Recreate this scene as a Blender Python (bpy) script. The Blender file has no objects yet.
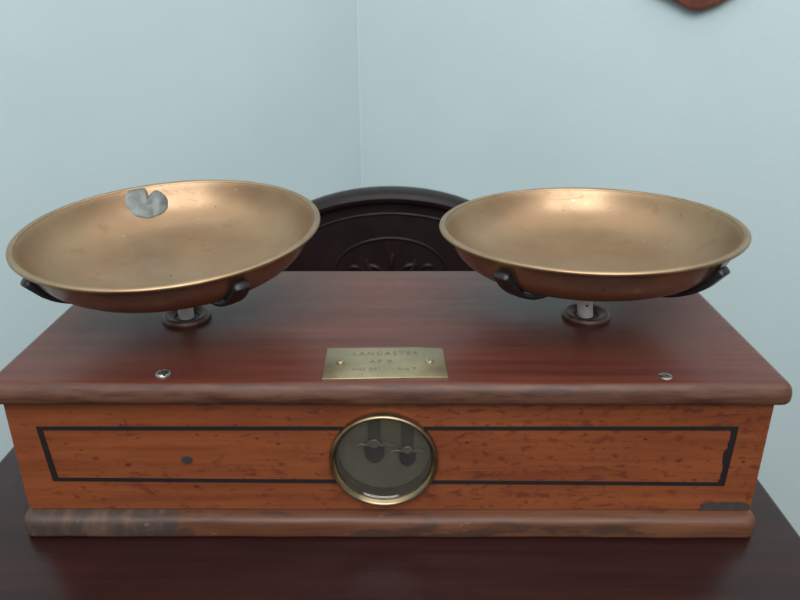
import bpy, bmesh, math, random
from mathutils import Vector, Matrix, noise

random.seed(7)
sc = bpy.context.scene
COL = sc.collection

# ------------------------------------------------------------------ camera
CAM = Vector((0.0126, -0.42475, 0.36453))
PITCH, YAW, ROLL, FPX = 0.39817, -0.00834, -0.00356, 714.5
fwd = Vector((math.sin(YAW) * math.cos(PITCH), math.cos(YAW) * math.cos(PITCH), -math.sin(PITCH)))
rgt = Vector((math.cos(YAW), -math.sin(YAW), 0))
upv = rgt.cross(fwd)
r2 = rgt * math.cos(ROLL) + upv * math.sin(ROLL)
u2 = -rgt * math.sin(ROLL) + upv * math.cos(ROLL)
cd = bpy.data.cameras.new('camera')
cam = bpy.data.objects.new('camera', cd)
COL.objects.link(cam)
m = Matrix((r2, u2, -fwd)).transposed().to_4x4()
m.translation = CAM
cam.matrix_world = m
cd.sensor_width = 36.0
cd.lens = FPX * 36.0 / 800.0
cd.clip_start = 0.01
cd.clip_end = 50
cd.dof.use_dof = True
cd.dof.focus_distance = 0.56
cd.dof.aperture_fstop = 11
sc.camera = cam

# ------------------------------------------------------------------ light
w = bpy.data.worlds.new('World')
sc.world = w
w.use_nodes = True
bg = w.node_tree.nodes['Background']
bg.inputs[0].default_value = (0.90, 0.94, 1.0, 1)
bg.inputs[1].default_value = 0.22

def area(name, loc, target, sx, sy, power, col):
    l = bpy.data.lights.new(name, 'AREA')
    l.shape = 'RECTANGLE'; l.size = sx; l.size_y = sy
    l.energy = power; l.color = col
    o = bpy.data.objects.new(name, l)
    COL.objects.link(o)
    o.location = loc
    o.rotation_euler = (Vector(target) - Vector(loc)).to_track_quat('-Z', 'Y').to_euler()
    return o
area('window_light', (0.10, -1.7, 1.80), (0.0, 0.9, 0.25), 2.1, 1.6, 58, (0.96, 0.98, 1.0))
area('ceiling_bounce', (0.0, -0.1, 1.75), (0.0, 0.25, 0), 3.4, 2.4, 30, (1.0, 0.97, 0.93))

sc.view_settings.view_transform = 'Standard'
sc.view_settings.look = 'None'
sc.view_settings.exposure = 0.15
sc.view_settings.gamma = 1.0

# ------------------------------------------------------------------ node helpers
class NT:
    def __init__(s, name):
        s.m = bpy.data.materials.new(name)
        s.m.use_nodes = True
        s.t = s.m.node_tree
        s.n = s.t.nodes
        s.p = s.n['Principled BSDF']
        s.tc = s.n.new('ShaderNodeTexCoord')
    def link(s, a, b): s.t.links.new(a, b)
    def mapping(s, scale=(1, 1, 1), loc=(0, 0, 0), rot=(0, 0, 0)):
        k = s.n.new('ShaderNodeMapping')
        k.inputs['Scale'].default_value = scale
        k.inputs['Location'].default_value = loc
        k.inputs['Rotation'].default_value = rot
        s.link(s.tc.outputs['Object'], k.inputs[0])
        return k.outputs[0]
    def noise(s, vec, scale, detail=4, rough=0.55, dist=0.0):
        k = s.n.new('ShaderNodeTexNoise')
        k.inputs['Scale'].default_value = scale
        k.inputs['Detail'].default_value = detail
        k.inputs['Roughness'].default_value = rough
        k.inputs['Distortion'].default_value = dist
        s.link(vec, k.inputs['Vector'])
        return k.outputs['Fac']
    def ramp(s, fac, stops, interp='LINEAR'):
        k = s.n.new('ShaderNodeValToRGB')
        k.color_ramp.interpolation = interp
        e = k.color_ramp.elements
        while len(e) < len(stops): e.new(0.5)
        for i, (p, c) in enumerate(stops):
            e[i].position = p
            e[i].color = (c, c, c, 1) if isinstance(c, (int, float)) else (*c, 1)
        s.link(fac, k.inputs[0])
        return k.outputs[0]
    def mix(s, fac, a, b, mode='MIX'):
        k = s.n.new('ShaderNodeMix')
        k.data_type = 'RGBA'; k.blend_type = mode
        for sock, v in ((k.inputs[0], fac), (k.inputs[6], a), (k.inputs[7], b)):
            if isinstance(v, (int, float)): sock.default_value = v
            elif isinstance(v, tuple): sock.default_value = (*v, 1)
            else: s.link(v, sock)
        return k.outputs[2]
    def math(s, op, a, b=0.0, clamp=False):
        k = s.n.new('ShaderNodeMath'); k.operation = op; k.use_clamp = clamp
        for sock, v in ((k.inputs[0], a), (k.inputs[1], b)):
            if isinstance(v, (int, float)): sock.default_value = v
            else: s.link(v, sock)
        return k.outputs[0]
    def xyz(s):
        k = s.n.new('ShaderNodeSeparateXYZ')
        s.link(s.tc.outputs['Object'], k.inputs[0])
        return k.outputs
    def range(s, v, a, b):
        k = s.n.new('ShaderNodeMapRange')
        k.inputs[1].default_value = a; k.inputs[2].default_value = b
        k.interpolation_type = 'SMOOTHSTEP'
        s.link(v, k.inputs[0])
        return k.outputs[0]
    def bump(s, h, strength, dist=0.001):
        k = s.n.new('ShaderNodeBump')
        k.inputs['Strength'].default_value = strength
        k.inputs['Distance'].default_value = dist
        s.link(h, k.inputs['Height'])
        s.link(k.outputs[0], s.p.inputs['Normal'])
    def set(s, **kw):
        for k, v in kw.items():
            sock = s.p.inputs[k.replace('_', ' ')]
            if isinstance(v, (int, float)): sock.default_value = v
            elif isinstance(v, tuple): sock.default_value = (*v, 1)
            else: s.link(v, sock)
        return s.m

# ------------------------------------------------------------------ materials
def mat_wall():
    t = NT('painted_plaster')
    v = t.mapping()
    n1 = t.noise(v, 2.2, 3)
    n2 = t.noise(v, 160, 3)
    n3 = t.noise(v, 9, 4)
    c = t.mix(t.ramp(n1, [(0.3, 0.0), (0.7, 1.0)]), (0.485, 0.612, 0.630), (0.535, 0.652, 0.668))
    t.bump(t.math('ADD', t.math('MULTIPLY', n2, 0.4), n3), 0.22, 0.004)
    return t.set(Base_Color=c, Roughness=0.62)

def mat_wood(name, dark, light, grain=(3, 60, 60), rough=0.36, specks=None, spec_col=(0.02, 0.006, 0.004),
             worn=None, coat=0.0, rvar=0.1, spec=0.5):
    t = NT(name)
    v = t.mapping(grain)
    g1 = t.noise(v, 1.6, 6, 0.62, 0.35)
    g2 = t.noise(t.mapping((grain[0] * 2.5, grain[1] * 5, grain[2] * 5)), 2.0, 3, 0.7)
    bl = t.noise(t.mapping((6, 10, 14)), 1.2, 3)
    f = t.math('ADD', t.math('MULTIPLY', g1, 0.75), t.math('MULTIPLY', g2, 0.25))
    c = t.mix(t.ramp(f, [(0.34, 0.0), (0.66, 1.0)]), dark, light)
    c = t.mix(t.ramp(bl, [(0.35, 0.28), (0.62, 0.0)]), c, dark)
    if specks:
        s1 = t.noise(t.mapping((85, 85, 170)), 1.0, 5, 0.64, 0.5)
        s2 = t.noise(t.mapping((11, 11, 19), (3.1, 0, 1.7)), 1.0, 2)
        x = t.xyz()[0]
        dens = t.math('ADD', t.math('MULTIPLY', t.range(x, -0.17, 0.02), 0.05), t.math('MULTIPLY', s2, 0.22))
        k = t.range(t.math('ADD', s1, dens), 0.680, 0.815)
        c = t.mix(t.math('MULTIPLY', k, 0.62), c, spec_col)
        for scl, thr, off in ((115, 0.612, 0.0), (190, 0.628, 5.0)):            # worm-eaten dots and dark pores, gathered in clusters
            vo = t.n.new('ShaderNodeTexVoronoi')
            vo.inputs['Scale'].default_value = scl
            t.link(t.mapping((0.75, 0.0, 1.25), (off, 0, off)), vo.inputs['Vector'])
            sepc = t.n.new('ShaderNodeSeparateColor'); t.link(vo.outputs['Color'], sepc.inputs[0])
            cl = t.noise(t.mapping((15, 15, 26), (off + 2.2, 0, 3.3)), 1.0, 3, 0.6)
            pick = t.range(t.math('ADD', t.math('MULTIPLY', sepc.outputs[0], 0.45), t.math('ADD', t.math('MULTIPLY', cl, 0.75), t.math('MULTIPLY', dens, 0.4))), thr + 0.20, thr + 0.30)
            wob = t.math('ADD', vo.outputs['Distance'], t.math('MULTIPLY', s1, 0.75))
            dot = t.math('SUBTRACT', 1.0, t.range(wob, 0.44, 0.66))
            c = t.mix(t.math('MULTIPLY', t.math('MULTIPLY', dot, pick), 0.85), c, (0.030, 0.007, 0.005))
        kn = t.noise(t.mapping((26, 26, 42), (9.0, 0, 4.0)), 1.0, 3, 0.6, 0.6)
        c = t.mix(t.math('MULTIPLY', t.range(kn, 0.60, 0.78), 0.75), c, spec_col)
    if worn:
        c = worn(t, c)
    t.bump(f, 0.22, 0.0006)
    rn = t.noise(t.mapping((14, 14, 14)), 1.0, 5, 0.65)
    k = t.n.new('ShaderNodeMapRange')
    k.inputs[1].default_value = 0.3; k.inputs[2].default_value = 0.7
    k.inputs[3].default_value = rough - rvar * 0.5; k.inputs[4].default_value = rough + rvar
    t.link(rn, k.inputs[0])
    t.p.inputs['Specular IOR Level'].default_value = spec
    rr_ = k.outputs[0]
    if hasattr(t, 'extra_rough'): rr_ = t.math('ADD', rr_, t.extra_rough)
    t.p.inputs['Coat Weight'].default_value = coat
    t.p.inputs['Coat Roughness'].default_value = 0.25
    return t.set(Base_Color=c, Roughness=rr_)

def worn_lid(t, c):
    o = t.xyz()
    edge = t.range(t.math('MULTIPLY', o[1], -1.0), 0.0035, 0.0062)
    n = t.noise(t.mapping((22, 120, 160)), 1.0, 5, 0.65)
    col = t.mix(t.ramp(n, [(0.36, 0.0), (0.62, 1.0)]), (0.044, 0.015, 0.0085), (0.112, 0.050, 0.028))
    c = t.mix(t.math('MULTIPLY', edge, 0.9), c, col)
    t.extra_rough = t.math('MULTIPLY', edge, 0.16)
    # pale scuffs on the polish
    s = t.noise(t.mapping((40, 90, 20), (1.3, 2, 0), (0, 0, 0.5)), 1.0, 5, 0.7)
    return t.mix(t.math('MULTIPLY', t.range(s, 0.69, 0.78), 0.22), c, (0.30, 0.17, 0.13))

def worn_base(t, c):
    o = t.xyz()
    n = t.noise(t.mapping((16, 60, 60), (0.4, 0, 0)), 1.0, 5, 0.6)
    left = t.math('SUBTRACT', 1.0, t.range(t.math('ADD', o[0], t.math('MULTIPLY', n, 0.05)), -0.13, -0.125))
    streak = t.noise(t.mapping((110, 40, 50), (0, 0, 0), (0, 0.7, 0)), 1.0, 3, 0.5)
    gcol = t.mix(t.range(streak, 0.42, 0.70), (0.050, 0.034, 0.028), (0.095, 0.058, 0.042))
    c = t.mix(t.math('MULTIPLY', left, 0.92), c, gcol)
    c = t.mix(t.math('MULTIPLY', t.range(n, 0.53, 0.62), 0.8), c, (0.042, 0.024, 0.016))
    s = t.noise(t.mapping((60, 120, 120), (5, 1, 0)), 1.0, 4, 0.7)
    return t.mix(t.math('MULTIPLY', t.range(s, 0.66, 0.72), 0.35), c, (0.30, 0.18, 0.12))

def mat_metal(name, col, col2, rough, rvar=0.1, nscale=18, bump=0.02, metallic=1.0, spots=None):
    t = NT(name)
    n = t.noise(t.mapping(), nscale, 5, 0.6)
    c = t.mix(t.ramp(n, [(0.35, 0.0), (0.68, 1.0)]), col, col2)
    if spots:
        s = t.noise(t.mapping((1, 1, 1), (4, 2, 7)), 190, 2, 0.5)
        c = t.mix(t.math('MULTIPLY', t.range(s, 0.755, 0.80), 0.7), c, spots)
        s = t.noise(t.mapping((1, 1, 1), (1, 8, 3)), 34, 4, 0.6)
        c = t.mix(t.math('MULTIPLY', t.range(s, 0.66, 0.76), 0.35), c, spots)
    k = t.n.new('ShaderNodeMapRange')
    k.inputs[1].default_value = 0.3; k.inputs[2].default_value = 0.7
    k.inputs[3].default_value = rough - rvar; k.inputs[4].default_value = rough + rvar
    t.link(n, k.inputs[0])
    fine = t.noise(t.mapping(), nscale * 14, 3)
    t.bump(fine, bump, 0.0006)
    return t.set(Base_Color=c, Roughness=k.outputs[0], Metallic=metallic)

def mat_pan(name, lo, hi, dark, rough):
    t = NT(name)
    v = t.mapping()
    n = t.noise(v, 14, 6, 0.62)
    c = t.mix(t.ramp(n, [(0.32, 0.0), (0.70, 1.0)]), lo, hi)
    st = t.noise(t.mapping((1, 1, 1), (4, 2, 7)), 42, 5, 0.66, 0.3)          # tarnish clouds
    c = t.mix(t.math('MULTIPLY', t.range(st, 0.56, 0.74), 0.40), c, dark)
    sp = t.noise(t.mapping((1, 1, 1), (1, 8, 3)), 210, 2, 0.5)                # pin spots
    c = t.mix(t.math('MULTIPLY', t.range(sp, 0.735, 0.79), 0.75), c, tuple(x * 0.5 for x in dark))
    pt = t.noise(t.mapping((1, 1, 1), (6, 1, 5)), 160, 2, 0.5)                # pale flecks
    c = t.mix(t.math('MULTIPLY', t.range(pt, 0.765, 0.81), 0.8), c, (0.85, 0.78, 0.62))
    sc1 = t.noise(t.mapping((30, 900, 200), (0, 0, 0), (0, 0, 0.5)), 1.0, 2, 0.5)   # fine wiping scratches
    sc2 = t.noise(t.mapping((700, 40, 200), (3, 0, 0), (0, 0, 0.2)), 1.0, 2, 0.5)
    scr = t.math('ADD', t.range(sc1, 0.62, 0.72), t.range(sc2, 0.64, 0.74))
    k = t.n.new('ShaderNodeMapRange')
    k.inputs[1].default_value = 0.3; k.inputs[2].default_value = 0.7
    k.inputs[3].default_value = rough - 0.07; k.inputs[4].default_value = rough + 0.09
    t.link(t.noise(t.mapping((1, 1, 1), (2, 2, 2)), 26, 6, 0.7), k.inputs[0])
    r = t.math('ADD', k.outputs[0], t.math('MULTIPLY', scr, 0.10))
    t.bump(t.math('ADD', t.math('MULTIPLY', scr, 0.5), t.noise(v, 120, 3)), 0.05, 0.0006)
    return t.set(Base_Color=c, Roughness=r, Metallic=t.math('SUBTRACT', 0.86, t.math('MULTIPLY', st, 0.25)))

def mat_plain(name, col, rough=0.5, metallic=0.0, var=0.25, scale=60):
    t = NT(name)
    n = t.noise(t.mapping(), scale, 4)
    c = t.mix(n, tuple(x * (1 - var) for x in col), tuple(x * (1 + var) for x in col))
    return t.set(Base_Color=c, Roughness=rough, Metallic=metallic)

def mat_glass():
    t = NT('dial_glass')
    t.n.remove(t.p)
    tr = t.n.new('ShaderNodeBsdfTransparent'); tr.inputs[0].default_value = (0.90, 0.90, 0.86, 1)
    gl = t.n.new('ShaderNodeBsdfGlossy'); gl.inputs['Roughness'].default_value = 0.06
    fr = t.n.new('ShaderNodeFresnel'); fr.inputs[0].default_value = 1.5
    mx = t.n.new('ShaderNodeMixShader')
    t.link(fr.outputs[0], mx.inputs[0]); t.link(tr.outputs[0], mx.inputs[1]); t.link(gl.outputs[0], mx.inputs[2])
    df = t.n.new('ShaderNodeBsdfDiffuse'); df.inputs[0].default_value = (0.42, 0.42, 0.36, 1)
    m2 = t.n.new('ShaderNodeMixShader')
    haze = t.noise(t.mapping(), 70, 6, 0.7)  # haze on the glass painted as a faint, uneven pale layer
    t.link(t.math('MULTIPLY', t.range(haze, 0.25, 0.8), 0.035), m2.inputs[0])
    t.link(mx.outputs[0], m2.inputs[1]); t.link(df.outputs[0], m2.inputs[2])
    t.link(m2.outputs[0], t.n['Material Output'].inputs[0])
    return t.m

M = dict(
    wall=mat_wall(),
    caulk=mat_plain('corner_paint', (0.53, 0.645, 0.67), 0.5, 0, 0.03, 12),
    floor=mat_wood('floor_boards', (0.10, 0.055, 0.03), (0.17, 0.10, 0.06), (12, 2, 12), 0.45),
    table=mat_wood('dark_mahogany', (0.015, 0.0050, 0.0046), (0.031, 0.0100, 0.0090), (3, 40, 40), 0.24, spec=0.28),
    chair=mat_wood('ebonised_wood', (0.008, 0.004, 0.0042), (0.016, 0.0075, 0.0075), (30, 30, 4), 0.42, spec=0.30),
    veneer=mat_wood('orange_veneer', (0.140, 0.033, 0.0110), (0.255, 0.071, 0.0210), (4, 60, 60), 0.40, specks=True,
                    spec_col=(0.075, 0.014, 0.008)),
    lid=mat_wood('red_mahogany', (0.066, 0.0165, 0.0105), (0.130, 0.036, 0.022), (2.0, 44, 50), 0.32, spec=0.42, worn=worn_lid, coat=0.0),
    base=mat_wood('worn_moulding', (0.066, 0.022, 0.010), (0.150, 0.058, 0.026), (5, 90, 90), 0.52, worn=worn_base),
    inlay=mat_plain('black_inlay', (0.010, 0.009, 0.009), 0.45),
    brass=mat_pan('brass_pan', (0.285, 0.185, 0.105), (0.36, 0.242, 0.142), (0.18, 0.108, 0.056), 0.38),
    outer_brass=mat_pan('lid_reflection_brass', (0.20, 0.105, 0.070), (0.30, 0.165, 0.105), (0.10, 0.052, 0.038), 0.27),  # outside of pans: lid's reflection mixed into the brass colour
    rim=mat_metal('brass_rim', (0.34, 0.23, 0.135), (0.42, 0.295, 0.18), 0.42, 0.06, 30, 0.02),
    bezel=mat_metal('aged_brass', (0.24, 0.19, 0.118), (0.37, 0.29, 0.18), 0.32, 0.08, 60, 0.05),
    plate=mat_metal('plate_brass', (0.40, 0.33, 0.21), (0.50, 0.41, 0.27), 0.44, 0.08, 40, 0.05, spots=(0.25, 0.18, 0.10)),
    solder=mat_metal('grey_solder', (0.080, 0.090, 0.084), (0.150, 0.165, 0.155), 0.42, 0.10, 170, 0.15, 0.5),
    iron=mat_metal('black_iron', (0.012, 0.012, 0.014), (0.028, 0.026, 0.028), 0.36, 0.12, 90, 0.2, 0.3),
    steel=mat_metal('screw_steel', (0.34, 0.32, 0.29), (0.50, 0.48, 0.44), 0.38, 0.1, 300, 0.1),
    rust=mat_metal('rusty_collar', (0.12, 0.078, 0.064), (0.24, 0.165, 0.14), 0.44, 0.1, 150, 0.3, 0.6),
    post=mat_plain('pale_post', (0.76, 0.74, 0.68), 0.45, 0.0, 0.15, 200),
    olive=mat_plain('dial_card', (0.20, 0.180, 0.130), 0.6, 0, 0.2, 40),
    upright=mat_plain('dark_olive', (0.070, 0.062, 0.050), 0.5),
    dark=mat_plain('dark_metal', (0.008, 0.006, 0.006), 0.5, 0.0),
    silver=mat_metal('dull_silver', (0.45, 0.42, 0.37), (0.60, 0.56, 0.50), 0.42, 0.1, 300, 0.05),
    engrave=mat_plain('engraving', (0.15, 0.110, 0.066), 0.6),
    scar=mat_plain('bare_grey_wood', (0.038, 0.030, 0.026), 0.7, 0, 0.5, 160),
    plug=mat_plain('dark_plug', (0.035, 0.032, 0.028), 0.5, 0, 0.4, 300),
    plaque=mat_wood('plaque_wood', (0.10, 0.030, 0.020), (0.19, 0.065, 0.042), (30, 30, 6), 0.4),
    glass=mat_glass(),
)

# ------------------------------------------------------------------ mesh helpers
def tag(o, label=None, cat=None, group=None, kind=None):
    for k, v in (('label', label), ('category', cat), ('group', group), ('kind', kind)):
        if v: o[k] = v
    return o

def obj(name, bm, mat, parent=None, smooth=True, angle=35):
    bmesh.ops.recalc_face_normals(bm, faces=bm.faces[:])
    me = bpy.data.meshes.new(name)
    bm.to_mesh(me); bm.free()
    if smooth:
        me.polygons.foreach_set('use_smooth', [True] * len(me.polygons))
        me.set_sharp_from_angle(angle=math.radians(angle))
    me.materials.append(mat)
    o = bpy.data.objects.new(name, me)
    COL.objects.link(o)
    if parent:
        o.parent = parent
        if parent.type == 'EMPTY':
            o.matrix_parent_inverse = Matrix.Translation(parent.location).inverted()
    return o

def empty(name, loc):
    o = bpy.data.objects.new(name, None)
    o.empty_display_size = 0.03
    COL.objects.link(o); o.location = loc
    return o

def box(bm, x0, x1, y0, y1, z0, z1, bev=0.0, seg=2):
    mm = Matrix.LocRotScale(((x0 + x1) / 2, (y0 + y1) / 2, (z0 + z1) / 2), None, (x1 - x0, y1 - y0, z1 - z0))
    r = bmesh.ops.create_cube(bm, size=1, matrix=mm)
    if bev:
        es = list({e for v in r['verts'] for e in v.link_edges})
        bmesh.ops.bevel(bm, geom=es, offset=bev, segments=seg, affect='EDGES', profile=0.5)
    return bm

def lathe(bm, prof, n, mat=None, closed=False):
    """revolve (r, z) profile about z"""
    mat = mat or Matrix()
    rings = []
    for r, z in prof:
        if r < 1e-6:
            rings.append([bm.verts.new(mat @ Vector((0, 0, z)))])
        else:
            rings.append([bm.verts.new(mat @ Vector((r * math.cos(2 * math.pi * i / n), r * math.sin(2 * math.pi * i / n), z))) for i in range(n)])
    prs = list(zip(rings, rings[1:]))
    if closed: prs.append((rings[-1], rings[0]))
    for a, b in prs:
        for i in range(n):
            j = (i + 1) % n
            if len(a) == 1: bm.faces.new((a[0], b[i], b[j]))
            elif len(b) == 1: bm.faces.new((a[i], a[j], b[0]))
            else: bm.faces.new((a[i], a[j], b[j], b[i]))
    return bm

def sweep(bm, pts, frames, sect):
    """pts list of Vector, frames list of (side, normal), sect(k) -> [(a,b)]"""
    rings = []
    for k, (p, (s, n)) in enumerate(zip(pts, frames)):
        rings.append([bm.verts.new(p + s * a + n * b) for a, b in sect(k)])
    c = len(rings[0])
    for a, b in zip(rings, rings[1:]):
        for i in range(c):
            bm.faces.new((a[i], a[(i + 1) % c], b[(i + 1) % c], b[i]))
    bm.faces.new(rings[0][::-1]); bm.faces.new(rings[-1])
    return bm

def tube(bm, pts, rad, n=8):
    pts = [Vector(p) for p in pts]
    fr = []
    for i, p in enumerate(pts):
        t = (pts[min(i + 1, len(pts) - 1)] - pts[max(i - 1, 0)]).normalized()
        s = t.cross(Vector((0, 1, 0)))
        if s.length < 1e-3: s = t.cross(Vector((1, 0, 0)))
        s.normalize()
        fr.append((s, s.cross(t)))
    R = rad if callable(rad) else (lambda k: rad)
    return sweep(bm, pts, fr, lambda k: [(R(k) * math.cos(2 * math.pi * i / n), R(k) * math.sin(2 * math.pi * i / n)) for i in range(n)])

def prism(bm, pts, axis_vec, bev=0.0, seg=2):
    """extrude polygon (3d points) by axis_vec"""
    a = [bm.verts.new(Vector(p)) for p in pts]
    f = bm.faces.new(a)
    r = bmesh.ops.extrude_face_region(bm, geom=[f])
    vs = [g for g in r['geom'] if isinstance(g, bmesh.types.BMVert)]
    bmesh.ops.translate(bm, vec=Vector(axis_vec), verts=vs)
    if bev:
        top = [g for g in r['geom'] if isinstance(g, bmesh.types.BMFace)][0]
        bmesh.ops.bevel(bm, geom=list(top.edges), offset=bev, segments=seg, affect='EDGES', profile=0.5)
    return bm

def smooth_prof(pr, n=3):
    """Catmull-Rom through the profile"""
    out = []
    for i in range(len(pr) - 1):
        p0 = pr[max(i - 1, 0)]; p1 = pr[i]; p2 = pr[i + 1]; p3 = pr[min(i + 2, len(pr) - 1)]
        for k in range(n):
            t_ = k / n
            out.append(tuple(0.5 * (2 * b + (c - a) * t_ + (2 * a - 5 * b + 4 * c - d) * t_ ** 2 + (3 * b - a - 3 * c + d) * t_ ** 3)
                             for a, b, c, d in zip(p0, p1, p2, p3)))
    out.append(pr[-1]); return out

# ------------------------------------------------------------------ setting: walls, floor
CORNER = Vector((-0.0945, 1.30, 0))
FLOOR = -0.75
def wall(name, dirv, nrm, length=3.2, h0=FLOOR, h1=1.75):
    d = Vector(dirv).normalized()
    a = CORNER.copy(); b = a + d * length
    back = -Vector(nrm).normalized() * 0.12
    bm = bmesh.new()
    prism(bm, [(a.x, a.y, h0), (b.x, b.y, h0), (b.x, b.y, h1), (a.x, a.y, h1)], back)
    return tag(obj(name, bm, M['wall'], smooth=False), kind='structure')
AL = math.radians(44); AR = math.radians(28)
dl = Vector((-math.cos(AL), -math.sin(AL), 0)); dr = Vector((math.cos(AR), -math.sin(AR), 0))
nl = Vector((math.sin(AL), -math.cos(AL), 0)); nr = Vector((-math.sin(AR), -math.cos(AR), 0))
wall('wall_left', dl, nl)
wr = wall('wall_right', dr, nr)
bm = bmesh.new()
tube(bm, [(CORNER.x + 0.001, CORNER.y - 0.001, FLOOR), (CORNER.x + 0.001, CORNER.y - 0.001, 1.75)], 0.0035, 10)
obj('corner_bead', bm, M['caulk'], wr)
bm = bmesh.new(); box(bm, -3, 3, -2.5, 2.2, FLOOR - 0.05, FLOOR)
tag(obj('floor', bm, M['floor'], smooth=False), kind='structure')

# ------------------------------------------------------------------ table
TL, TR, TF, TB = -0.3375, 0.3043, -0.36, 0.315
t = empty('dark_wood_table', ((TL + TR) / 2, (TF + TB) / 2, FLOOR))
tag(t, 'dark polished mahogany table carrying the wooden counter scale', 'table')
bm = bmesh.new(); box(bm, TL, TR, TF, TB, -0.024, 0.0, 0.004, 3); obj('tabletop', bm, M['table'], t)
for nm, (a, b, c, d) in (('apron', (TL + .05, TR - .05, TF + .035, TF + .055)), ('apron', (TL + .05, TR - .05, TB - .055, TB - .035)),
                         ('apron', (TL + .035, TL + .055, TF + .06, TB - .06)), ('apron', (TR - .055, TR - .035, TF + .06, TB - .06))):
    bm = bmesh.new(); box(bm, a, b, c, d, -0.10, -0.0235, 0.001, 1); obj(nm, bm, M['table'], t)
for x in (TL + .045, TR - .045):
    for y in (TF + .045, TB - .045):
        bm = bmesh.new()
        lathe(bm, [(0, FLOOR + .0005), (.013, FLOOR + .0005), (.016, FLOOR + .03), (.013, FLOOR + .06), (.020, -0.30), (.023, -0.16), (.023, -0.0238), (0, -0.0238)], 16,
              Matrix.Translation((x, y, 0)))
        obj('leg', bm, M['table'], t)

# ------------------------------------------------------------------ chair behind the table
CX, CY = -0.010, 0.60
ch = empty('carved_chair', (CX, CY - 0.2, FLOOR))
tag(ch, 'nearly black chair with arched carved back standing behind the table', 'chair')
def arch(ax, az, z0, n=48):
    return [(CX + ax * math.cos(math.pi - math.pi * i / n), z0 + az * math.sin(math.pi * i / n)) for i in range(n + 1)]
zc = -0.033
o_ = arch(0.206, 0.128, zc)
pts = [(CX - 0.206, CY, -0.24)] + [(x, CY, z) for x, z in o_] + [(CX + 0.206, CY, -0.24)]
bm = bmesh.new(); prism(bm, pts, (0, 0.018, 0)); obj('back_panel', bm, M['chair'], ch)
rail = [(CX - 0.214, -0.26)] + arch(0.214, 0.134, zc) + [(CX + 0.214, -0.26)]
P = [Vector((x, CY + 0.006, z)) for x, z in rail]
fr = []
for i in range(len(P)):
    tt = (P[min(i + 1, len(P) - 1)] - P[max(i - 1, 0)]).normalized()
    n_ = Vector((-tt.z, 0, tt.x)); 
    if n_.dot(P[i] - Vector((CX, CY, zc))) < 0: n_ = -n_
    fr.append((Vector((0, 1, 0)), n_))
sec = [(-.020, -.008), (-.022, -.002), (-.020, .004), (-.014, .0075), (-.004, .009), (.006, .009), (.016, .0075), (.020, .003), (.020, -.006), (.0, -.009)]
bm = bmesh.new(); sweep(bm, P, fr, lambda k: sec); obj('top_rail', bm, M['chair'], ch)
for ax, az, rd in ((0.178, 0.106, 0.0020), (0.085, 0.055, 0.0022)):
    bm = bmesh.new(); tube(bm, [(x, CY - 0.001, z) for x, z in arch(ax, az, zc if ax > .1 else -0.020)], rd, 8)
    obj('moulding', bm, M['chair'], ch)
# low carved foliage in the middle of the crest: curling leaves, each a bent tapering lobe
def leaf(cx, cz, ang, ln, wd, curl):
    pts_, n = [], 10
    a = math.radians(ang); x, z = cx, cz
    for i in range(n):
        pts_.append((x, CY + 0.0010, z))
        x += ln / n * math.sin(a); z += ln / n * math.cos(a); a += math.radians(curl) / n
    bm = bmesh.new(); tube(bm, pts_, lambda k: wd * math.sin(math.pi * (k + 0.7) / (n + 0.4)) ** 0.7, 8)
    return obj('carved_leaf', bm, M['chair'], ch)
for a_ in ((0.002, -0.020, -8, 0.034, 0.0052, 30), (-0.010, -0.022, -38, 0.036, 0.0048, -70), (0.013, -0.021, 34, 0.037, 0.0050, 80),
           (-0.018, -0.026, -70, 0.042, 0.0046, 95), (0.020, -0.026, 66, 0.040, 0.0048, -90), (-0.045, -0.018, -30, 0.030, 0.0042, -150),
           (0.046, -0.017, 26, 0.031, 0.0044, 150), (-0.030, -0.030, -95, 0.040, 0.0040, 40), (0.032, -0.031, 92, 0.040, 0.0040, -45)):
    leaf(CX + a_[0], *a_[1:])
bm = bmesh.new(); box(bm, CX - .20, CX + .20, CY - .40, CY + .015, -0.31, -0.27, 0.012, 3); obj('seat', bm, M['chair'], ch)
for sx in (-1, 1):
    for y in (CY - 0.37, CY):
        bm = bmesh.new(); tube(bm, [(CX + sx * .175, y, FLOOR + .0005), (CX + sx * .175, y, -0.5), (CX + sx * .175, y, -0.305)], lambda k: (.014, .018, .02)[k], 12)
        obj('leg', bm, M['chair'], ch)
    bm = bmesh.new(); box(bm, CX + sx * .2 - .014, CX + sx * .2 + .014, CY - .012, CY + .016, -0.30, -0.235, .003, 1); obj('back_post', bm, M['chair'], ch)

# ------------------------------------------------------------------ wooden plaque on the right wall
def on_wall(u, z, off=0.0):
    p = CORNER + dr * u - (-nr) * off
    return Vector((p.x, p.y, z))
PU, PZ = 0.715, 0.3435
pl = [(-.105, .16), (-.105, .052), (-.092, .042), (-.05, .0205), (-.010, .0010), (.008, .0), (.038, .0120), (.064, .030), (.080, .052), (.090, .16),
      (.08, .24), (0, .27), (-.08, .24)]
bm = bmesh.new()
prism(bm, [on_wall(PU + a, PZ + b, 0.0005) for a, b in pl], nr * 0.022, 0.006, 3)
pq = obj('wooden_plaque', bm, M['plaque'])
tag(pq, 'reddish brown wooden plaque hanging on the pale blue wall', 'plaque')

# ------------------------------------------------------------------ THE SCALE
S = empty('counter_scale', (0, 0.1, 0))
tag(S, 'antique wooden counter scale with two brass pans and round glass dial', 'scale')
WB, ZB, ZT, ZS = 0.265, 0.0190, 0.1112, 0.1275
YB = 0.205
DX, DZ, DR = -0.0028, 0.0642, 0.0345     # dial opening
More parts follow.
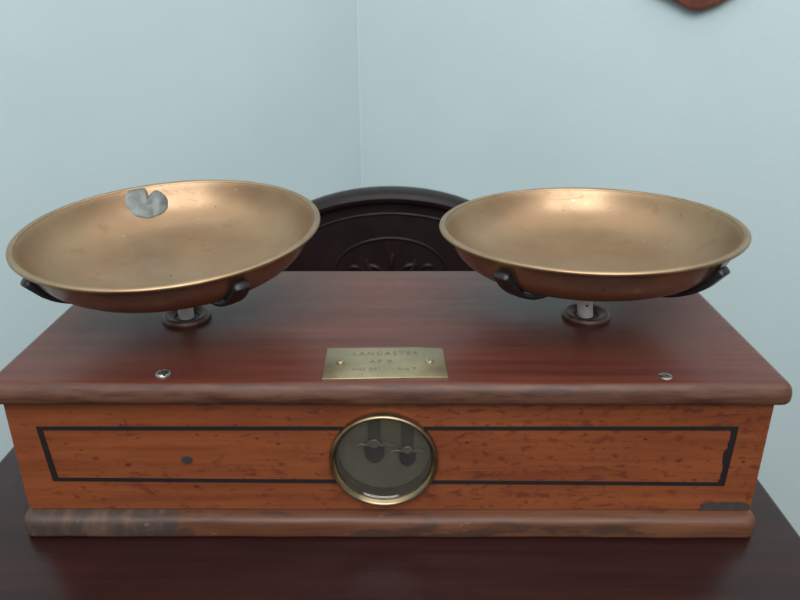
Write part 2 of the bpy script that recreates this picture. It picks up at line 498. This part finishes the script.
# front panel with a round opening
def front_panel():
    bm = bmesh.new()
    n = 96
    x0, x1, z0, z1 = -WB, WB, ZB, ZT
    angs = [2 * math.pi * i / n for i in range(n)]
    cor = [math.atan2(z - DZ, x - DX) % (2 * math.pi) for x, z in ((x0, z0), (x1, z0), (x1, z1), (x0, z1))]
    for c in cor:
        i = min(range(n), key=lambda k: abs(angs[k] - c)); angs[i] = c
    angs.sort()
    inn, out, innb = [], [], []
    for a in angs:
        c, s = math.cos(a), math.sin(a)
        tx = ((x1 - DX) / c if c > 0 else (x0 - DX) / c) if abs(c) > 1e-9 else 1e9
        tz = ((z1 - DZ) / s if s > 0 else (z0 - DZ) / s) if abs(s) > 1e-9 else 1e9
        k = min(tx, tz)
        inn.append(bm.verts.new((DX + DR * c, 0, DZ + DR * s)))
        innb.append(bm.verts.new((DX + DR * c, 0.012, DZ + DR * s)))
        out.append((bm.verts.new((DX + k * c, 0, DZ + k * s)), bm.verts.new((DX + k * c, 0.012, DZ + k * s))))
    for i in range(n):
        j = (i + 1) % n
        bm.faces.new((inn[i], inn[j], out[j][0], out[i][0]))
        bm.faces.new((inn[i], inn[j], innb[j], innb[i]))
        bm.faces.new((innb[i], innb[j], out[j][1], out[i][1]))
        bm.faces.new((out[i][0], out[j][0], out[j][1], out[i][1]))
    return bm
FP = obj('front_panel', front_panel(), M['veneer'], S, angle=30)
for s in (-1, 1):
    bm = bmesh.new(); a, b = sorted((s * WB, s * (WB - 0.012))); box(bm, a, b, 0.0125, YB - 0.0125, ZB, ZT, 0.0006, 1)
    obj('side_panel', bm, M['veneer'], S)
bm = bmesh.new(); box(bm, -WB, WB, YB - 0.012, YB, ZB, ZT, 0.0006, 1); obj('rear_panel', bm, M['veneer'], S)

# black inlay strips (slightly proud), split where the dial interrupts them
def strip(pts):
    bm = bmesh.new(); prism(bm, [(x, 0.0006, z) for x, z in pts], (0, -0.0010, 0)); return obj('inlay_strip', bm, M['inlay'], FP, smooth=False)
lt, lb, rt, rb = (-.2460, .0900), (-.2427, .0437), (.2440, .0905), (.2425, .0405)
h = 0.0030
gx = 0.0275
def lerp(a, b, x): return a[1] + (b[1] - a[1]) * (x - a[0]) / (b[0] - a[0])
xa, xb = DX - gx, DX + gx
strip([lt, (xa, lerp(lt, rt, xa)), (xa, lerp(lt, rt, xa) - h), (lt[0] + .0042, lt[1] - h)])
strip([(xb, lerp(lt, rt, xb)), rt, (rt[0] - .005, rt[1] - h), (xb, lerp(lt, rt, xb) - h)])
strip([lb, (xa, lerp(lb, rb, xa)), (xa, lerp(lb, rb, xa) + h), (lb[0] + .0042, lb[1] + h)])
strip([(xb, lerp(lb, rb, xb)), rb, (rb[0] - .005, rb[1] + h), (xb, lerp(lb, rb, xb) + h)])
e = 0.0001
strip([(lt[0], lt[1] - e), (lt[0] + .0042, lt[1] - h - e), (lb[0] + .0042, lb[1] + h + e), (lb[0], lb[1] + e)])
rag = [(rt[0] - .0050, rt[1] - h - e)]
for k in range(1, 12):
    z = rt[1] - h + (rb[1] + h - rt[1] + h) * k / 12
    wdt = .0046 + random.uniform(-.0006, .0006) + (0.0016 if 4 < k < 8 else 0)
    rag.append((rt[0] + (rb[0] - rt[0]) * k / 12 - wdt, z))
rag += [(rb[0] - .005, rb[1] + h + e), (rb[0], rb[1] + e), (rt[0], rt[1] - e)]
strip(rag)
# plugged nail hole and chipped veneer corner
def blob(name, cx, cz, rx, rz, mat, y=-0.0004, n=26, jit=0.05, par=None):
    bm = bmesh.new()
    pts = []
    for i in range(n):
        a = 2 * math.pi * i / n; k = 1 + random.uniform(-jit, jit)
        pts.append((cx + rx * k * math.cos(a), 0.0006, cz + rz * k * math.sin(a)))
    prism(bm, pts, (0, y - 0.0006, 0)); return obj(name, bm, mat, par or FP)
blob('nail_plug', -.1434, .0622, .0040, .0029, M['plug'], -0.0009)
bm = bmesh.new()
chip = [(.2265, ZB), (.2290, .0215), (.2282, .0238), (.2345, .0262), (.2400, .0258), (.2455, .0266), (.2510, .0258), (.2555, .0264), (.2600, .0254), (.2635, .0240), (.2645, ZB)]
prism(bm, [(x, 0.0006, z) for x, z in chip], (0, -0.0010, 0)); obj('chipped_veneer', bm, M['scar'], FP, smooth=False)

# lid: slab with a rounded nosing on the front and ends
def slab_loop(hw, y0, y1, z0, z1, prof, cr=0.004, seg=3):
    """rounded-edge slab; prof = list of (inset, z) from bottom to top"""
    bm = bmesh.new()
    rings = []
    for ins, z in prof:
        ring = []
        for cx, cy, a0 in ((hw - cr, y0 + cr, -90), (hw - cr, y1 - cr, 0), (-hw + cr, y1 - cr, 90), (-hw + cr, y0 + cr, 180)):
            for k in range(seg + 1):
                a = math.radians(a0 + 90 * k / seg)
                r = cr - ins
                ring.append(bm.verts.new((cx + r * math.cos(a), cy + r * math.sin(a), z)))
        rings.append(ring)
    n = len(rings[0])
    for a, b in zip(rings, rings[1:]):
        for i in range(n): bm.faces.new((a[i], a[(i + 1) % n], b[(i + 1) % n], b[i]))
    bm.faces.new(rings[0][::-1]); bm.faces.new(rings[-1])
    return bm
def nosing(z0, z1, depth, n=8, power=1.0):
    out = []
    for k in range(n + 1):
        a = math.pi * k / n
        out.append((depth * (1 - math.sin(a) ** power), z0 + (z1 - z0) * (1 - math.cos(a)) / 2))
    return out
z_ = ZT + .0003
lid_prof = smooth_prof([(.0042, z_), (.0016, z_ + .0008), (.0003, z_ + .0030), (0, z_ + .0060), (.0004, z_ + .0090), (.0014, z_ + .0118), (.0030, z_ + .0141), (.0052, z_ + .0156), (.0072, ZS)], 2)
bm = slab_loop(0.2740, -0.0090, 0.2150, z_, ZS, lid_prof, cr=0.0085, seg=4)
bmesh.ops.subdivide_edges(bm, edges=[e_ for e_ in bm.edges if abs(e_.verts[0].co.x - e_.verts[1].co.x) > 0.3 and e_.verts[0].co.y < 0.1], cuts=90)
for v in bm.verts:                         # hand-planed, knocked nosing
    if v.co.y < 0.0 and v.co.z < ZS - 0.0004:
        v.co.y += noise.noise(Vector((v.co.x * 45, 0, v.co.z * 150))) * 0.00035
LID = obj('lid', bm, M['lid'], S, angle=50)
base_prof = smooth_prof([(.0014, .0008), (.0003, .0018), (0, .0040), (0, .0090), (.0002, .0128), (.0012, .0154), (.0036, .0172), (.0076, .0182)], 2)
# base moulding, left end worn and lifted a little
bm = slab_loop(0.2690, -0.0100, 0.2140, 0.0012, 0.0182, base_prof, cr=0.009, seg=4)
bmesh.ops.subdivide_edges(bm, edges=[e_ for e_ in bm.edges if abs(e_.verts[0].co.x - e_.verts[1].co.x) > 0.3], cuts=60, use_grid_fill=True)
for v in bm.verts:
    p = v.co
    d = noise.noise(Vector((p.x * 30, p.y * 40, p.z * 60))) * 0.0007
    if p.y < 0.01: v.co.y += d * 1.3
    if p.y < 0.01 and 0.004 < p.z < 0.016: v.co.z += d * 0.5
obj('base_moulding', bm, M['base'], S, angle=60)

# dial: bezel, glass, card and two pointers
D = empty('dial', (DX, 0, DZ)); D.parent = S
D.matrix_parent_inverse = Matrix.Translation(S.location).inverted()
RX = Matrix.Translation((DX, 0, DZ)) @ Matrix.Rotation(math.radians(90), 4, 'X')   # local z -> -y
def obj_d(name, bm, mat, **k):
    o = obj(name, bm, mat, **k); o.parent = D
    o.matrix_parent_inverse = Matrix.Translation((DX, 0, DZ)).inverted()
    return o
prof = [(0.0376, 0.0), (0.0384, 0.0015), (0.0384, 0.0040), (0.0380, 0.0056), (0.0370, 0.0064), (0.0360, 0.0062), (0.0354, 0.0054),
        (0.0347, 0.0040), (0.0341, 0.0034), (0.0339, 0.0010), (0.0339, -0.0115), (0.0344, -0.0115), (0.0344, 0.0)]
obj_d('bezel', lathe(bmesh.new(), prof, 80, RX, closed=True), M['bezel'], angle=45)
obj_d('glass_pane', lathe(bmesh.new(), [(0, 0.0022), (0.0337, 0.0022), (0.0337, 0.0010), (0, 0.0010)], 64, RX), M['glass'])
obj_d('dial_card', lathe(bmesh.new(), [(0, -0.0108), (0.0337, -0.0108), (0.0337, -0.0100), (0, -0.0100)], 64, RX), M['olive'])
def pointer(px, pz, sc_):
    y = 0.0065
    bm = bmesh.new()
    # dark tongue hanging below the crossbar
    out = []
    for i in range(20):
        a = math.pi * i / 19
        out.append((px + sc_ * 0.0062 * math.cos(a) * (1 if i not in () else 1), pz - sc_ * (0.006 + 0.0085 * math.sin(a))))
    out = [(px + sc_ * 0.0066, pz)] + out + [(px - sc_ * 0.0066, pz)]
    prism(bm, [(a, y, b) for a, b in out], (0, -0.002, 0), 0.0005, 2)
    # a dark olive upright bar above each crossbar is built in the loop below
    o1 = obj_d('pointer', bm, M['dark'], angle=40)
    return o1, y
for px, pz, k in ((-0.0098, 0.0722, 1.12), (0.0140, 0.0672, 0.95)):
    px += DX * 0
    o1, y = pointer(px, pz, k)
    ztop = DZ + math.sqrt(0.0330 ** 2 - (abs(px - DX) + 0.005) ** 2)
    bm = bmesh.new(); box(bm, px - 0.0042, px + 0.0042, y + 0.0004, y + 0.0020, pz + 0.001, ztop, 0.0004, 1)
    obj_d('upright_bar', bm, M['upright'])
    wing = [(-.0128, .0002), (-.0085, .0014), (-.0052, .0010), (-.0036, .0030), (-.0015, .0042), (.0014, .0042), (.0034, .0028), (.0048, .0008), (.0058, .0034), (.0085, .0018), (.0125, .0003),
            (.0125, -.0006), (.0060, -.0009), (.0030, -.0006), (.0012, -.0020), (-.0012, -.0020), (-.0034, -.0006), (-.0128, -.0008)]
    bm = bmesh.new(); prism(bm, [(px + a * k, y - 0.0021, pz + b * k) for a, b in wing], (0, -0.0012, 0), 0.0003, 1)
    obj_d('pointer_crossbar', bm, M['silver'])

# maker's plate
PLATE_T = 0.0014
ang = math.radians(1.2)
MP = Matrix.Translation((-0.0016, 0.0222, ZS + 0.0001)) @ Matrix.Rotation(ang, 4, 'Z')
def plate_mesh():
    bm = bmesh.new()
    pts = [(-.0426, -.0228), (.0426, -.0218), (.0422, .0196), (.0405, .0212), (.0200, .0236), (-.0428, .0232)]
    prism(bm, [(a, b, 0) for a, b in pts], (0, 0, PLATE_T), 0.0004, 2)
    bm.transform(MP)
    return bm
NP = obj('name_plate', plate_mesh(), M['plate'], S, angle=40)
def lettering(txt, x, y, size, spacing):
    cu = bpy.data.curves.new('lettering', 'FONT')
    cu.body = txt; cu.size = size; cu.align_x = 'CENTER'; cu.space_character = spacing; cu.resolution_u = 2
    o = bpy.data.objects.new('lettering', cu); COL.objects.link(o)
    dg = bpy.context.evaluated_depsgraph_get()
    me = bpy.data.meshes.new_from_object(o.evaluated_get(dg))
    bpy.data.objects.remove(o); bpy.data.curves.remove(cu)
    me.transform(MP @ Matrix.Translation((x, y, PLATE_T + 0.00012)))
    me.materials.clear(); me.materials.append(M['engrave'])
    q = bpy.data.objects.new('lettering', me); COL.objects.link(q); q.parent = NP
    return q
lettering('LANCASTER', 0.000, 0.0115, 0.0072, 1.28)
lettering('AP R', -0.003, -0.0010, 0.0068, 1.25)
lettering('HO 001', -0.0125, -0.0120, 0.0060, 1.05)
lettering('No 7', 0.0150, -0.0120, 0.0060, 1.05)

def screw(x, y, z, r, slot, tilt, parent, mat, h=0.0016):
    """domed slotted screw head: two half domes with the slot as a real gap over a disc"""
    bm = bmesh.new()
    T = Matrix.Translation((x, y, z)) @ Matrix.Rotation(tilt, 4, 'X') @ Matrix.Rotation(slot, 4, 'Z')
    lathe(bm, [(0, -0.0006), (r, -0.0006), (r, 0.0002), (r * 0.92, h * 0.35), (0, h * 0.36)], 28, T)
    n = 14; g = r * 0.14
    for s in (-1, 1):
        rings = []
        for rr, zz in ((0.97, h * 0.1), (0.93, h * 0.45), (0.75, h * 0.8), (0.45, h * 0.97)):
            ring = []
            for i in range(n + 1):
                a = math.pi * i / n
                ring.append(bm.verts.new(T @ Vector((r * rr * math.cos(a), s * max(g, r * rr * math.sin(a)), zz))))
            rings.append(ring)
        c = bm.verts.new(T @ Vector((0, s * g, h)))
        low = [bm.verts.new(T @ Vector((v_, s * g, h * 0.1))) for v_ in (r * 0.97, -r * 0.97)]
        for a, b in zip(rings, rings[1:]):
            for i in range(n): bm.faces.new((a[i], a[i + 1], b[i + 1], b[i]))
        for i in range(n): bm.faces.new((rings[-1][i], rings[-1][i + 1], c))
        bm.faces.new([rr_[0] for rr_ in rings] + [c] + [rr_[-1] for rr_ in rings[::-1]])
        bm.verts.remove(low[0]); bm.verts.remove(low[1])
    return obj('screw', bm, mat, parent, angle=40)
screw(-0.1538, 0.0066, ZS + 0.0004, 0.0053, math.radians(118), 0.0, LID, M['steel'], 0.0022)
screw(0.1895, 0.0044, ZS - 0.0006, 0.0050, math.radians(150), math.radians(5), LID, M['steel'], 0.0016)
for px_, sl in ((-0.0318, 20), (0.0312, 75)):
    p_ = MP @ Vector((px_, 0.001, PLATE_T))
    screw(p_.x, p_.y, p_.z + 0.0005, 0.0030, math.radians(sl), 0, NP, M['plate'], 0.0008)

# ------------------------------------------------------------------ pans, their four-armed supports and collars
PAN_IN = [(0.1092, 0.0003), (0.1078, -0.0018), (0.1050, -0.0080), (0.1010, -0.0150), (0.0955, -0.0215), (0.0880, -0.0270), (0.0790, -0.0308),
          (0.0680, -0.0332), (0.0540, -0.0346), (0.0360, -0.0352), (0.0180, -0.0355), (0, -0.0356)]
def pan_z(r):
    pr = PAN_IN
    for (r1, z1), (r0, z0) in zip(pr, pr[1:]):
        if r0 <= r <= r1: return z0 + (z1 - z0) * (r - r0) / (r1 - r0)
    return 0
def pan_frame(c, sx, sy):
    n = Vector((-sx, -sy, 1)).normalized()
    e_ = Vector((1, 0, sx)).normalized()
    g = n.cross(e_)
    mm = Matrix((e_, g, n)).transposed().to_4x4(); mm.translation = c
    return mm
TH = 0.0013
def make_pan(c, sx, sy, seed, dents):
    T = pan_frame(Vector(c), sx, sy)
    inner = smooth_prof(PAN_IN, 2)
    outer = [(r + (TH * 0.8 if z > -0.028 else TH * 0.2), z - (TH if z < -0.012 else TH * 0.5)) for r, z in inner]
    outer = [(0.1106, -0.0010)] + outer[1:-1] + [(0, inner[-1][1] - TH)]
    bm = bmesh.new()
    lathe(bm, inner[::-1] + outer, 128)
    nin = len(inner)
    for i, f in enumerate(bm.faces):
        f.material_index = 1 if i >= (nin - 1) * 128 else 0
    for v in bm.verts:
        r = math.hypot(v.co.x, v.co.y)
        k = noise.noise(Vector((v.co.x * 13 + seed, v.co.y * 13, 0.3))) * dents * min(1, r / 0.06)
        v.co.z += k * 0.6; 
        if r > 0.05: v.co.x *= 1 + k * 1.2; v.co.y *= 1 + k * 1.2
    bm.transform(T)
    pan = obj('pan', bm, M['brass'], S, angle=70)
    pan.data.materials.append(M['outer_brass'])
    rp = [(0.1088, 0.0000), (0.1094, 0.0009), (0.1108, 0.0013), (0.1126, 0.0011), (0.1137, 0.0003), (0.1139, -0.0008), (0.1132, -0.0019), (0.1116, -0.0023), (0.1100, -0.0018), (0.1090, -0.0010)]
    bm = bmesh.new(); lathe(bm, rp, 160, closed=True)
    for v in bm.verts:
        k = noise.noise(Vector((v.co.x * 13 + seed, v.co.y * 13, 0.3))) * dents
        v.co.z += k * 0.6; v.co.x *= 1 + k * 1.2; v.co.y *= 1 + k * 1.2
    bm.transform(T)
    obj('rim', bm, M['rim'], pan, angle=70)
    return pan, T
def make_support(T, az, post_xy):
    hubz = PAN_IN[-1][1] - TH - 0.0045
    sup = empty('pan_support', T @ Vector((0, 0, hubz)))
    sup.parent = S; sup.matrix_parent_inverse = Matrix.Translation(S.location).inverted()
    def ob(name, bm, mat, **k):
        o = obj(name, bm, mat, **k); o.parent = sup
        o.matrix_parent_inverse = Matrix.Translation(sup.location).inverted()
    bm = bmesh.new(); lathe(bm, [(0, hubz - .004), (.012, hubz - .004), (.014, hubz - .002), (.014, hubz + .0025), (.012, hubz + .0042), (0, hubz + .0042)], 28); bm.transform(T)
    ob('hub', bm, M['iron'])
    path = [(0.012, hubz + .0005), (0.034, hubz + .0005), (0.056, hubz + .0012), (0.070, -0.0385), (0.081, -0.0350), (0.0905, -0.0300), (0.0985, -0.0235), (0.1042, -0.0170), (0.1080, -0.0125), (0.1098, -0.0108)]
    path = smooth_prof(path, 3)
    N = len(path)
    for a in az:
        a = math.radians(a)
        d = Vector((math.cos(a), math.sin(a), 0)); side = Vector((-math.sin(a), math.cos(a), 0))
        pts = [d * r + Vector((0, 0, z)) for r, z in path]
        fr_ = []
        for i in range(N):
            tt = (pts[min(i + 1, N - 1)] - pts[max(i - 1, 0)]).normalized()
            fr_.append((side, side.cross(tt) * -1))
        def sect(k):
            u = k / (N - 1)
            wd = 0.0050 + 0.0022 * max(0, math.sin((u - 0.45) / 0.55 * math.pi)) if u > .45 else 0.0050
            if u > 0.93: wd *= 0.72
            th = 0.0021 + (0.0010 * min(1, (u - .5) / .2) if u > .5 else 0)
            if u > 0.97: th *= 0.6; wd *= 0.8
            return [(wd * c_, th * s_) for c_, s_ in ((-1, -.3), (-.85, -.85), (0, -1), (.85, -.85), (1, -.3), (1, .3), (.85, .85), (0, 1), (-.85, .85), (-1, .3))]
        bm = bmesh.new(); sweep(bm, pts, fr_, sect); bm.transform(T)
        ob('arm', bm, M['iron'], angle=50)
    top = T @ Vector((0, 0, hubz - .003))
    bm = bmesh.new()
    b0 = Vector((post_xy[0], post_xy[1], ZS - 0.004))
    tube(bm, [b0, b0.lerp(top, 0.5), top], 0.0062, 20)
    ob('post', bm, M['post'])
    pm = b0.lerp(top, 0.42)
    bm = bmesh.new(); lathe(bm, [(0, -.0012), (.0010, -.0012), (.0010, .0004), (0, .0004)], 10, Matrix.Translation((pm.x + 0.0002, pm.y - 0.0060, pm.z)) @ Matrix.Rotation(math.radians(90), 4, 'X'))
    ob('post_hole', bm, M['dark'])  # dark disc painting the darkness of a small hole in the post
def make_collar(x, y):
    bm = bmesh.new()
    pr = [(0.0100, ZS + .0002), (0.0190, ZS + .0002), (0.0193, ZS + .0016), (0.0184, ZS + .0036), (0.0165, ZS + .0044), (0.0140, ZS + .0036), (0.0118, ZS + .0024), (0.0100, ZS + .0016)]
    lathe(bm, pr, 48, Matrix.Translation((x, y, 0)), closed=True)
    for v in bm.verts:
        v.co.z += noise.noise(v.co * 160) * 0.0002
    c = obj('collar', bm, M['rust'], S, angle=50)
    bm = bmesh.new(); lathe(bm, [(0, ZS + .0003), (0.0102, ZS + .0003), (0.0102, ZS + .0008), (0, ZS + .0008)], 28, Matrix.Translation((x, y, 0)))
    obj('collar_seat', bm, M['dark'], c)

panL, TLm = make_pan((-0.1668, 0.0995, 0.2056), 0.0164, 0.0714, 2.0, 0.0006)
panR, TRm = make_pan((0.1525, 0.1044, 0.2058), 0.0261, -0.0105, 9.0, 0.0004)
make_support(TLm, (222, 310, 40, 130), (-0.1642, 0.1013))
make_support(TRm, (226, 312, 46, 132), (0.1589, 0.1051))
make_collar(-0.1642, 0.1013)
make_collar(0.1589, 0.1051)

# grey solder repair on the far inner wall of the left pan (two lobes with a notch towards the rim)
def solder(T, az, rc):
    bm = bmesh.new()
    n, k = 96, 10
    rings = []
    for j in range(k + 1):
        f = j / k
        ring = []
        for i in range(n):
            a = 2 * math.pi * i / n
            rr = 1.0 - 0.40 * math.exp(-((a - math.radians(64)) / 0.24) ** 2) + 0.11 * math.sin(2 * a + 2.2) + 0.05 * math.sin(3 * a + 1) + 0.015 * math.sin(7 * a + 0.4)
            u = 0.0165 * rr * f * math.cos(a)                     # along the wall
            v = 0.0150 * rr * f * math.sin(a)                     # up the wall
            r = rc + v * 0.62; th = math.radians(az) - u / rc
            z = pan_z(r)
            h_ = 0.0019 * (1 - f ** 3) + 0.0012 * noise.noise(Vector((u * 130, v * 130, 4))) * (1 - f) - (0.0004 if j == k else 0)
            p = Vector((r * math.cos(th), r * math.sin(th), z)) + Vector((-math.cos(th) * 0.8, -math.sin(th) * 0.8, 0.6)) * h_
            ring.append(bm.verts.new(T @ p))
        if j == 0:
            for v_ in ring[1:]: bm.verts.remove(v_)
            ring = ring[:1]
        rings.append(ring)
    for a_, b_ in zip(rings, rings[1:]):
        for i in range(n):
            if len(a_) == 1: bm.faces.new((a_[0], b_[i], b_[(i + 1) % n]))
            else: bm.faces.new((a_[i], b_[i], b_[(i + 1) % n], a_[(i + 1) % n]))
    o = obj('solder_patch', bm, M['solder'], panL, angle=80)
    o['label'] = 'lumpy grey solder repair on the inner wall of the pan'
solder(TLm, 119, 0.1018)
